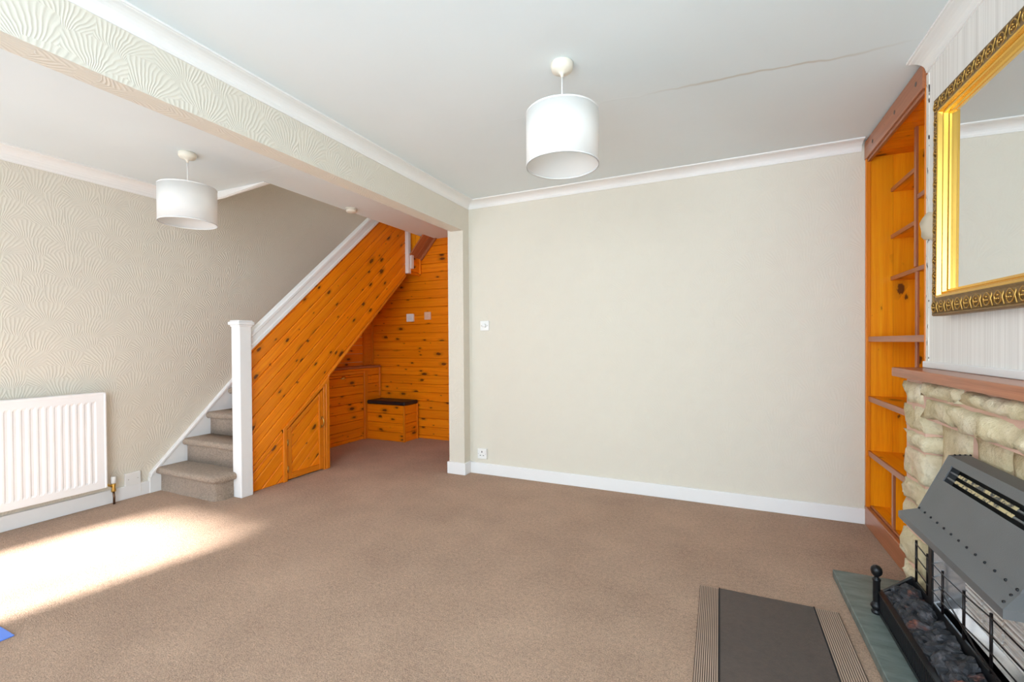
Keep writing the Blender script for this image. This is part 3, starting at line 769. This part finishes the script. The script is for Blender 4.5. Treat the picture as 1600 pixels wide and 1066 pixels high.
hd = quick('header', 'pine_brown', [(XF-.016, XF+.008, YN, YF, 2.28, 2.392, 1)], bc, .003)
quick('header_ledge', 'pine_brown', [(XF-.006, XF+.012, YN, YF, 2.262, 2.28, 1)], bc, .003)
for yy in (2.68, 2.96, 3.33):
    bm = BM(); lathe(bm, [(0, -.0175), (.011, -.0175), (.011, 0)], (XF, yy, 2.335), 14, axis='X'); link('screw_plug', bm, 'plug', hd)
bm = BM(); boards(bm, [(XF+.012, YN), (XBK-.016, YN), (XBK-.016, YF-.018), (XF+.012, YF-.018)], (0, 0, 2.30), (1, 0, 0), (0, 1, 0), (0, 0, -1), .014, .12, 0, .002)
link('top_board', bm, 'pine', bc)
quick('plinth', 'pine_brown', [(XF-.014, XF+.01, YN, YF, 0.0, .118, 1)], bc, .004)
def shelf(x0, y0, y1, z, t=.022, front=None):
    s = quick('shelf', 'amber', [(x0+.012, XBK-.014, y0, y1, z-t, z, 1)], bc)
    quick('shelf_lipping', 'pine_brown', [(x0, x0+.0121, y0, y1, z-t-.001, z+.001, 1)], s, .002)
YD = 3.085
for z, x0 in ((1.178, XF), (.808, XF), (.468, XF), (.126, XF+.012)): shelf(x0, YN+.016, YF-.018, z, .03 if z > .2 else .02)
for z in (2.082, 1.797): shelf(.95, YD+.013, YF-.018, z)
shelf(.95, YN+.016, YF-.018, 1.543)
shelf(.95, YN+.016, YD-.013, 1.925)
for z0, z1, xx in ((1.546, 2.295, .945), (1.18, 1.52, .95), (.81, 1.147, .95), (.128, .437, .852)):
    bm = BM(); box(bm, xx+.012, XBK-.014, YD-.012, YD+.012, z0, z1, 2); dv = link('divider', bm, 'amber', bc)
    quick('divider_lipping', 'pine_brown', [(xx, xx+.0121, YD-.013, YD+.013, z0, z1, 2)], dv, .002)

# ------------------------------------------------------------------ stone fire surround
fs = thing('fire_surround', 'rough buff sandstone fireplace surround with pine mantelpiece', 'fireplace surround', (.8, 1.8, 0))
SX = .755
quick('mortar_bed', 'mortar', [(.768, XR-.001, 2.392, 2.594, 0, .99), (.768, XR-.001, 1.0, 1.24, 0, .99), (.768, XR-.001, 1.24, 2.385, .832, .99), (.822, XR-.001, 1.24, 2.385, 0, .832)], fs)
def rock(bm, x, y0, y1, z0, z1, depth, rough=.02, bulge=.02, seed=0, cell=.022):
    """one rock-faced block: front at x, reaching back by depth"""
    ny = max(3, int((y1-y0)/cell)); nz = max(3, int((z1-z0)/cell)); nx = max(2, int(depth/.03))
    vv = {}
    def V(i, j, k):
        key = (i, j, k)
        if key in vv: return vv[key]
        fx, fy, fz = i/nx, j/ny, k/nz
        p = Vector((x+depth*fx, y0+(y1-y0)*fy, z0+(z1-z0)*fz))
        ey, ez = min(fy, 1-fy)*(y1-y0), min(fz, 1-fz)*(z1-z0)
        e = min(min(ey, ez)/.016, 1)
        b = bulge*math.sqrt(max(0, e*(2-e)))*(1-fx)**1.5
        nv = noise.multi_fractal((p+Vector((seed*3.1, seed, 0)))*13, .8, 2.1, 4)-1
        nw = noise.noise_vector((p+Vector((seed, 0, seed*2)))*16)
        ledge = abs(noise.noise((p*Vector((1, .5, 2.2))*Vector((7, 7, 9)).length/4+Vector((seed, 0, 0)))))
        p.x -= b+(rough*(nv*.8+nw.x*.4)+rough*1.1*ledge+rough*.5*noise.cell((p+Vector((seed, 0, 0)))*28))*(1-fx)
        w = .007
        p.y += nw.y*w; p.z += nw.z*w
        rnd_ = .005*(1-min(1, min(ey, ez)/.012))*(1-fx)
        if ey < ez: p.y += rnd_ if fy < .5 else -rnd_
        else: p.z += rnd_ if fz < .5 else -rnd_
        p.x = min(p.x, XR-.0015)
        vv[key] = bm.verts.new(p); return vv[key]
    def face(*ks): f = bm.faces.new([V(*k) for k in ks]); f.smooth = True
    for j in range(ny):
        for k in range(nz):
            face((0, j, k), (0, j, k+1), (0, j+1, k+1), (0, j+1, k))
    for i in range(nx):
        for j in range(ny):
            face((i, j, 0), (i, j+1, 0), (i+1, j+1, 0), (i+1, j, 0)); face((i, j, nz), (i+1, j, nz), (i+1, j+1, nz), (i, j+1, nz))
        for k in range(nz):
            face((i, 0, k), (i+1, 0, k), (i+1, 0, k+1), (i, 0, k+1)); face((i, ny, k), (i, ny, k+1), (i+1, ny, k+1), (i+1, ny, k))
bm = BM(); sd = 1
# left jamb quoins, bottom to top
zz = 0
for h_, j0 in ((.17, 2.372), (.15, 2.366), (.13, 2.375), (.10, 2.362), (.14, 2.370), (.075, 2.360), (.115, 2.376), (.10, 2.40)):
    rock(bm, SX+.012, j0+.006, 2.6, zz+.003, zz+h_-.003, .083, .016, .008, sd); zz += h_; sd += 1
zz0 = zz
# courses over the opening: (z0, z1, [y joints])
for z0, z1, js in ((.835, .925, (2.372, 1.52, 1.0)), (.925, .99, (2.385, 2.06, 1.62, 1.3, 1.0))):
    for a, b in zip(js[:-1], js[1:]):
        rock(bm, SX+.004, b+.006, a-.006, z0+.003, z1-.003, .083, .022, .010, sd); sd += 1
# far jamb
zz = 0
for h_ in (.2, .17, .15, .17, .14): rock(bm, SX+.012, 1.0, 1.24, zz+.003, zz+h_-.003, .083, .014, .008, sd); zz += h_; sd += 1
# smoother stones of the infill behind the fire
for y0_, y1_, z0_, z1_ in ((2.14, 2.375, .60, .822), (1.90, 2.10, .69, .825), (1.64, 1.875, .66, .825), (1.25, 1.61, .60, .825), (2.16, 2.385, .42, .59), (2.17, 2.39, .22, .41), (2.17, 2.39, 0.04, .21), (1.25, 2.14, .04, .58)):
    rock(bm, .815, y0_, y1_, z0_, z1_, .0235, .006, .006, sd, .03); sd += 1
link('stonework', bm, 'stone', fs)
mt = quick('mantelpiece', 'pine_brown', [(.715, XR-.001, 1.0, 2.603, .993, 1.033, 1)], fs, .004)
quick('mantel_upstand', 'white', [(XR-.016, XR-.001, 1.0, 2.60, 1.0335, 1.062)], fs, .003)
he = tag(quick('hearth_slab', 'slate', [(.5, .79, 1.1, 2.652, 0.001, .036)], bevel=.004), 'green-grey slate hearth slab on the carpet before the fire', 'hearth')

# ------------------------------------------------------------------ gas fire
gf = thing('gas_fire', 'black coal-effect gas fire with riveted canopy on the slate hearth', 'gas fire', (.7, 1.81, .036))
HL, HR = 2.12, 1.50           # canopy face ends
def quadstrip(bm, pts):       # solid sheet from quads
    v = [bm.verts.new(p) for p in pts]; return bm.faces.new(v)
bm = BM()
fx0, fz0, fx1, fz1 = .66, .537, .747, .742   # slanted face, lower and upper edge
lerp = lambda t: (fx0+(fx1-fx0)*t, fz0+(fz1-fz0)*t)
def fp(t, y, off=0):
    x, z = lerp(t); nx, nz = -(fz1-fz0), (fx1-fx0); l = math.hypot(nx, nz); return Vector((x+nx/l*off, y, z+nz/l*off))
ty0, ty1 = .60, .87           # grille slot between these fractions
gy0, gy1 = 2.065, 1.555
for a, b, c, d in ((0, ty0, HL, HR), (ty1, 1, HL, HR), (ty0, ty1, HL, gy0), (ty0, ty1, gy1, HR)):
    quadstrip(bm, [fp(a, c), fp(a, d), fp(b, d), fp(b, c)])
quadstrip(bm, [(fx1, HL, fz1), (fx1, HR, fz1), (.796, HR, fz1+.006), (.796, HL, fz1+.006)])
for y in (HL, HR): quadstrip(bm, [fp(0, y), fp(1, y), (.796, y, fz1+.006), (.796, y, fz0)])
bmesh.ops.remove_doubles(bm, verts=bm.verts, dist=1e-5)
hood = link('canopy', bm, 'fire_metal', gf); sm = hood.modifiers.new('s', 'SOLIDIFY'); sm.thickness = .004; sm.offset = 0
bm = BM()                     # inside of the grille
quadstrip(bm, [fp(ty0-.05, gy0+.02, -.035), fp(ty0-.05, gy1-.02, -.035), fp(ty1+.05, gy1-.02, -.035), fp(ty1+.05, gy0+.02, -.035)])
link('grille_back', bm, 'hole', hood)
for t_ in (.68, .78):
    bm = BM(); c0, c1 = fp(t_, gy0, -.004), fp(t_, gy1, -.004)
    e = Vector((.014, 0, -.012)); h2 = Vector((.0015, 0, .002))
    v = [bm.verts.new(p) for p in (c0-h2, c0+e-h2, c0+e+h2, c0+h2, c1-h2, c1+e-h2, c1+e+h2, c1+h2)]
    for q in ((0, 3, 2, 1), (4, 5, 6, 7), (0, 4, 7, 3), (1, 2, 6, 5), (0, 1, 5, 4), (3, 7, 6, 2)): bm.faces.new([v[i] for i in q])
    yy0, yy1 = gy0-.06, gy1+.12
    sl_ = link('grille_slat', bm, 'fire_metal', hood)
    bm = BM(); w = Vector((-.0012, 0, .0)); ee = Vector((.006, 0, .006))
    for a, b in ((yy0, yy1),):
        p = [fp(t_, a, -.0035), fp(t_, b, -.0035)]
        v = [bm.verts.new(x) for x in (p[0]+Vector((-.003, 0, -.003)), p[1]+Vector((-.003, 0, -.003)), p[1]+Vector((.003, 0, .005)), p[0]+Vector((.003, 0, .005)))]
        bm.faces.new(v); r_ = bmesh.ops.extrude_face_region(bm, geom=bm.faces[:]); bmesh.ops.translate(bm, vec=(.0016, 0, -.0012), verts=[g for g in r_['geom'] if isinstance(g, bmesh.types.BMVert)])
    sl2 = link('slat_edge', bm, 'gold_worn', hood)
# flared lip with rivets
LL, LR, lx, lz = 2.162, 1.468, .617, .508
bm = BM()
quadstrip(bm, [(fx0, HL, fz0), (lx, LL, lz), (lx, LR, lz), (fx0, HR, fz0)])
quadstrip(bm, [(fx0, HL, fz0), (.79, HL, fz0), (.79, LL, lz), (lx, LL, lz)])
quadstrip(bm, [(fx0, HR, fz0), (lx, LR, lz), (.79, LR, lz), (.79, HR, fz0)])
quadstrip(bm, [(lx, LL, lz), (lx, LL, lz-.022), (lx, LR, lz-.022), (lx, LR, lz)])
quadstrip(bm, [(lx, LL, lz), (.79, LL, lz), (.79, LL, lz-.022), (lx, LL, lz-.022)])
quadstrip(bm, [(lx, LR, lz), (lx, LR, lz-.022), (.79, LR, lz-.022), (.79, LR, lz)])
bmesh.ops.remove_doubles(bm, verts=bm.verts, dist=1e-5)
lip = link('canopy_lip', bm, 'fire_metal', gf); sm = lip.modifiers.new('s', 'SOLIDIFY'); sm.thickness = .004; sm.offset = 0
def rivet(p, r): b = BM(); ball(b, p, r, 0, 2); link('rivet', b, 'black_iron', gf)
n_r = 13
for k in range(n_r): rivet(fp(.03, HL-.012-(HL-HR-.024)*k/(n_r-1), .002), .0042)
for t_ in (.25, .6): rivet(Vector((fx0, HL, fz0)).lerp(Vector((lx, LL, lz)), .15)+Vector((.045*t_+.005, .006, 0)), .004)
for k in range(4): rivet((fx1+.012+.014*k, HL-.01, fz1+.004+.001*k), .0038)
for t_ in (.3, .75): rivet(Vector((fx0, HR, fz0)).lerp(Vector((lx, LR, lz)), t_)+Vector((0, .016, .002)), .004)
# body: side posts, radiants and reflector
for y0_, y1_ in ((2.105, 2.14), (1.45, 1.535)): quick('side_post', 'black_iron', [(.695, .795, y0_, y1_, .037, .50)], gf, .004)
for k in range(4):
    y0_ = 1.60+k*.115; bm = BM()
    box(bm, .774, .79, y0_, y0_+.105, .225, .484)
    for j in range(14): box(bm, .766, .775, y0_, y0_+.105, .225+.0185*j, .225+.0185*(j+1)-.007)
    link('radiant_brick', bm, 'radiant', gf)
bm = BM(); v = [bm.verts.new(p) for p in ((.735, 1.535, .20), (.735, 2.105, .20), (.795, 2.06, .235), (.795, 1.58, .235))]; bm.faces.new(v)
v = [bm.verts.new(p) for p in ((.70, 2.104, .2), (.795, 2.062, .2), (.795, 2.062, .5), (.70, 2.104, .5))]; bm.faces.new(v)
v = [bm.verts.new(p) for p in ((.70, 1.537, .2), (.70, 1.537, .5), (.795, 1.578, .5), (.795, 1.578, .2))]; bm.faces.new(v)
rf = link('reflector', bm, 'silver', gf); sm = rf.modifiers.new('s', 'SOLIDIFY'); sm.thickness = .002
quick('fire_back', 'black_iron', [(.7905, .796, 1.53, 2.11, .036, .53)], gf)
# coal tray
TL, TR = 2.30, 1.33
bm = BM()
sweep(bm, [(.60, .05), (.60, .125), (.606, .128), (.698, .205), (.704, .205), (.704, .05)], [((0, TL, 0), (1, 0, 0), (0, 0, 1)), ((0, TL+.014, 0), (1, 0, 0), (0, 0, 1))])
sweep(bm, [(.60, .05), (.60, .125), (.606, .128), (.698, .205), (.704, .205), (.704, .05)], [((0, TR-.014, 0), (1, 0, 0), (0, 0, 1)), ((0, TR, 0), (1, 0, 0), (0, 0, 1))])
box(bm, .602, .704, TR, TL, .045, .058); box(bm, .698, .706, TR, TL, .05, .208)
tray = link('coal_tray', bm, 'black_iron', gf, bevel=.002)
bm = BM()                     # fluted front fret
box(bm, .593, .599, TR, TL, .048, .128); box(bm, .586, .604, TR, TL, .125, .133); box(bm, .586, .600, TR, TL, .043, .055)
k = TL-.012
while k > TR: tube(bm, [(.592, k, .055), (.592, k, .125)], .0032, 5, cap=False); k -= .0135
link('front_fret', bm, 'black_iron', gf)
for y in (TL-.005, TR+.005):
    bm = BM(); lathe(bm, [(0, .036), (.016, .036), (.018, .041), (.018, .046), (.012, .05), (.014, .054), (.02, .064), (.02, .07), (.014, .08), (.011, .083), (.0125, .088), (.0125, .168), (.0145, .172), (.0145, .178), (.009, .182), (.008, .188), (.013, .192), (.0185, .2), (.0205, .211), (.0185, .223), (.011, .231), (0, .234)], (.583, y, 0), 20)
    link('finial_post', bm, 'black_iron', gf)
# moulded bed of coals
bm = BM(); random.seed(11)
yy = TR+.03; row = 0
while yy < TL-.02:
    for k in range(3):
        xx = .622+.027*k+random.uniform(-.008, .008); y_ = yy+random.uniform(-.014, .014)
        c = Vector((xx, y_, .108+(xx-.606)*.82+random.uniform(-.008, .006)))
        r_ = random.uniform(.026, .036)
        res = bmesh.ops.create_icosphere(bm, subdivisions=3, radius=r_, matrix=Matrix.Translation(c) @ Matrix.Rotation(random.uniform(0, 3), 4, 'Z') @ Matrix.Rotation(.7, 4, 'Y') @ Matrix.Diagonal((1, random.uniform(1.0, 1.6), random.uniform(.55, .8), 1)))
        for v in res['verts']:
            nn = noise.multi_fractal(v.co*38+Vector((k, row, 0))*3, .9, 2.2, 4); q = noise.cell(v.co*45)
            v.co += (v.co-c)*(.34*(nn-1)+.12*(q-.5)); v.co.x = min(max(v.co.x, .605), .6965); v.co.y = min(max(v.co.y, TR+.004), TL-.003)
            for f in v.link_faces: f.smooth = False
    yy += .034; row += 1
box(bm, .604, .697, TR+.001, TL-.001, .058, .10)
link('coal_bed', bm, 'coal', tray)
# wire guard
bm = BM(); gx = .70
gp = [(2.262, .37), (2.157, .362), (2.032, .358), (1.883, .364), (1.725, .378), (1.50, .38)]
zr = [.005, .055, .105]
for y, zt_ in gp[:-1]: b = BM(); tube(b, [(gx, y, .206), (gx, y, zt_)], .0042, 8); link('guard_upright', b, 'wire', gf)
for dz in zr: b = BM(); tube(b, [(gx-.003, y, zt_-dz-.006) for y, zt_ in gp], .0024, 6); link('guard_wire', b, 'wire', gf)
b = BM(); tube(b, [(gx-.003, 2.05, .29), (gx-.003, 1.80, .225), (gx-.003, 1.6, .215)], .003, 6); link('guard_wire', b, 'wire', gf)
bm.free()
bm = BM(); box(bm, .64, .66, 2.345, 2.36, .04, .075); lathe(bm, [(0, .075), (.008, .076), (.009, .088), (0, .092)], (.65, 2.352, 0), 10); tube(bm, [(.65, 2.352, .06), (.62, 2.40, .062), (.70, 2.40, .055)], .004, 6)
link('gas_tap', bm, 'copper', gf)

# ------------------------------------------------------------------ gilt mirror
mi = thing('wall_mirror', 'gilt-framed mirror hung over the mantelpiece', 'mirror', (.8, 1.9, 1.25))
my0, my1, mz0, mz1 = 2.385, 1.45, 1.252, 2.125
w1, w2 = .074, .098
def ringpts(inset, x): return [Vector((x, my0-inset, mz0+inset)), Vector((x, my1+inset, mz0+inset)), Vector((x, my1+inset, mz1-inset)), Vector((x, my0-inset, mz1-inset))]
def frame_rings(bm, prof):
    rs = [[bm.verts.new(p) for p in ringpts(i, x)] for i, x in prof]
    for a, b in zip(rs[:-1], rs[1:]):
        for k in range(4): bm.faces.new((a[k], a[(k+1) % 4], b[(k+1) % 4], b[k]))
bm = BM(); frame_rings(bm, [(0, .836), (0, .806), (.004, .800), (.010, .799), (.014, .803), (.060, .795), (.066, .790), (.070, .788)])
fr = link('outer_frame', bm, 'bronze', mi)
bm = BM(); frame_rings(bm, [(.070, .788), (.074, .785), (.078, .787), (.083, .800), (.086, .801), (.088, .798), (.091, .800), (.094, .812), (.0995, .815), (.1015, .822)])
link('gilt_slip', bm, 'gold', mi)
bm = BM()
def rosette(c, a, nrm, s=1.):
    b = nrm.cross(a); 
    pts = []
    for k in range(17):
        t_ = 2*math.pi*k/16; pts.append(c+a*(.020*s*math.cos(t_))+b*(.021*s*math.sin(t_)*(1-.25*math.cos(t_)**2))+nrm*.002)
    tube(bm, pts, .0026, 5, cap=False)
    for da, db in ((0, .007), (-.006, -.004), (.006, -.004)): ball(bm, c+a*da*s+b*db*s+nrm*.003, .0042*s, 0, 1)
    tube(bm, [c+a*(.031*s)-b*.024+nrm*.001, c+a*(.024*s)+nrm*.003, c+a*(.031*s)+b*.024+nrm*.001], .0022, 5, cap=False)
def run(p0, p1, nrm):
    L_ = (p1-p0).length; n_ = max(1, round(L_/.062)); a = (p1-p0).normalized()
    for k in range(n_): rosette(p0+a*(L_*(k+.5)/n_), a, nrm)
nX = Vector((-1, 0, 0)); ip = .037
run(Vector((.799, my0, mz0+ip)), Vector((.799, my1, mz0+ip)), nX); run(Vector((.799, my0, mz1-ip)), Vector((.799, my1, mz1-ip)), nX)
run(Vector((.799, my0-ip, mz0+.07)), Vector((.799, my0-ip, mz1-.07)), nX); run(Vector((.799, my1+ip, mz0+.07)), Vector((.799, my1+ip, mz1-.07)), nX)
link('relief_ornament', bm, 'gilt_relief', fr)
bm = BM(); box(bm, .820, .834, my1+.09, my0-.09, mz0+.09, mz1-.09)
link('mirror_glass', bm, 'glass', mi)
for o_ in (mi,): o_.rotation_euler = (0, .0055, math.radians(1.2)); o_.location.x -= .006

def chipped():
    t = NT('chipped_white_corner'); o = t.obj(); x, y, z = t.xyz(o)
    n = t.noise(t.vec(t.math('MULTIPLY', y, 60.), t.math('MULTIPLY', z, 16.)), 1., 3, .6)
    c = t.mix(t.math('MULTIPLY', t.math('SUBTRACT', n, .60, clamp=True), 30., clamp=True), hexc(226, 222, 214), hexc(60, 54, 50))
    return t.set(Base_Color=c, Roughness=.8)
M['chipped'] = chipped()
bm = BM(); box(bm, XR-.004, XR, 2.576, 2.602, 1.034, 2.33); struct('trim_6', bm, 'chipped', 'chipped white edge strip down the corner of the chimney breast', 'trim')
# torn lining paper and chipped edge on the chimney corner
tp = BM(); gridp = []
for i in range(7):
    row_ = []
    for j in range(6):
        z = 1.60+.12*i/6; y = 2.60-.15*j/5; e = .012*math.sin(i*1.9)+.008*noise.noise((i, j, 0))
        curl = .02*max(0, 1-j/2.)**2*math.sin(math.pi*i/6)
        row_.append(tp.verts.new((XR-.004-curl-.003*noise.noise((i*.7, j*.7, 3)), y+(.012+e if j == 0 else 0)-curl*.2, z-.02*(j/5)+.004*math.sin(j*2.3))))
    gridp.append(row_)
for a, b in zip(gridp[:-1], gridp[1:]):
    for j in range(5): f = tp.faces.new((a[j], a[j+1], b[j+1], b[j])); f.smooth = True
to = link('torn_wallpaper', tp, 'paper_scrap'); sm = to.modifiers.new('s', 'SOLIDIFY'); sm.thickness = .0012
tag(to, 'torn flap of cream lining paper peeling at the chimney corner beside the mirror', 'peeling wallpaper')

# ------------------------------------------------------------------ mat and blue sheet
mx = thing('floor_mat', 'dark brown mat with two ribbed beige borders on the carpet before the hearth', 'mat', (.18, 1.7, 0))
MY0, MY1 = .9, 2.295
quick('mat_pile', 'mat', [(-.002, .366, MY0, MY1, .001, .009)], mx, .002)
for x0, x1 in ((-.085, -.004), (.368, .455)):
    bm = BM(); box(bm, x0, x1, MY0, MY1-.002, .001, .0055, mat=1); nrib = 11
    for k in range(nrib):
        xa = x0+.002+(x1-x0-.004)*(k+.12)/nrib; xb = x0+.002+(x1-x0-.004)*(k+.68)/nrib
        box(bm, xa, xb, MY0, MY1-.003, .0055, .0085, mat=0)
    link('ribbed_border', bm, ['mat_rib_light', 'mat_rib_dark'], mx)
for xs_ in (-.0055, .3645): quick('border_seam', 'mat_edge', [(xs_, xs_+.005, MY0, MY1, .001, .0105)], mx)
bl = quick('blue_sheet', 'blue', [(-2.86, -2.554, .36, .79, .001, .005)], bevel=.001)
tag(bl, 'corner of a blue plastic sheet lying on the sunlit carpet', 'sheet')
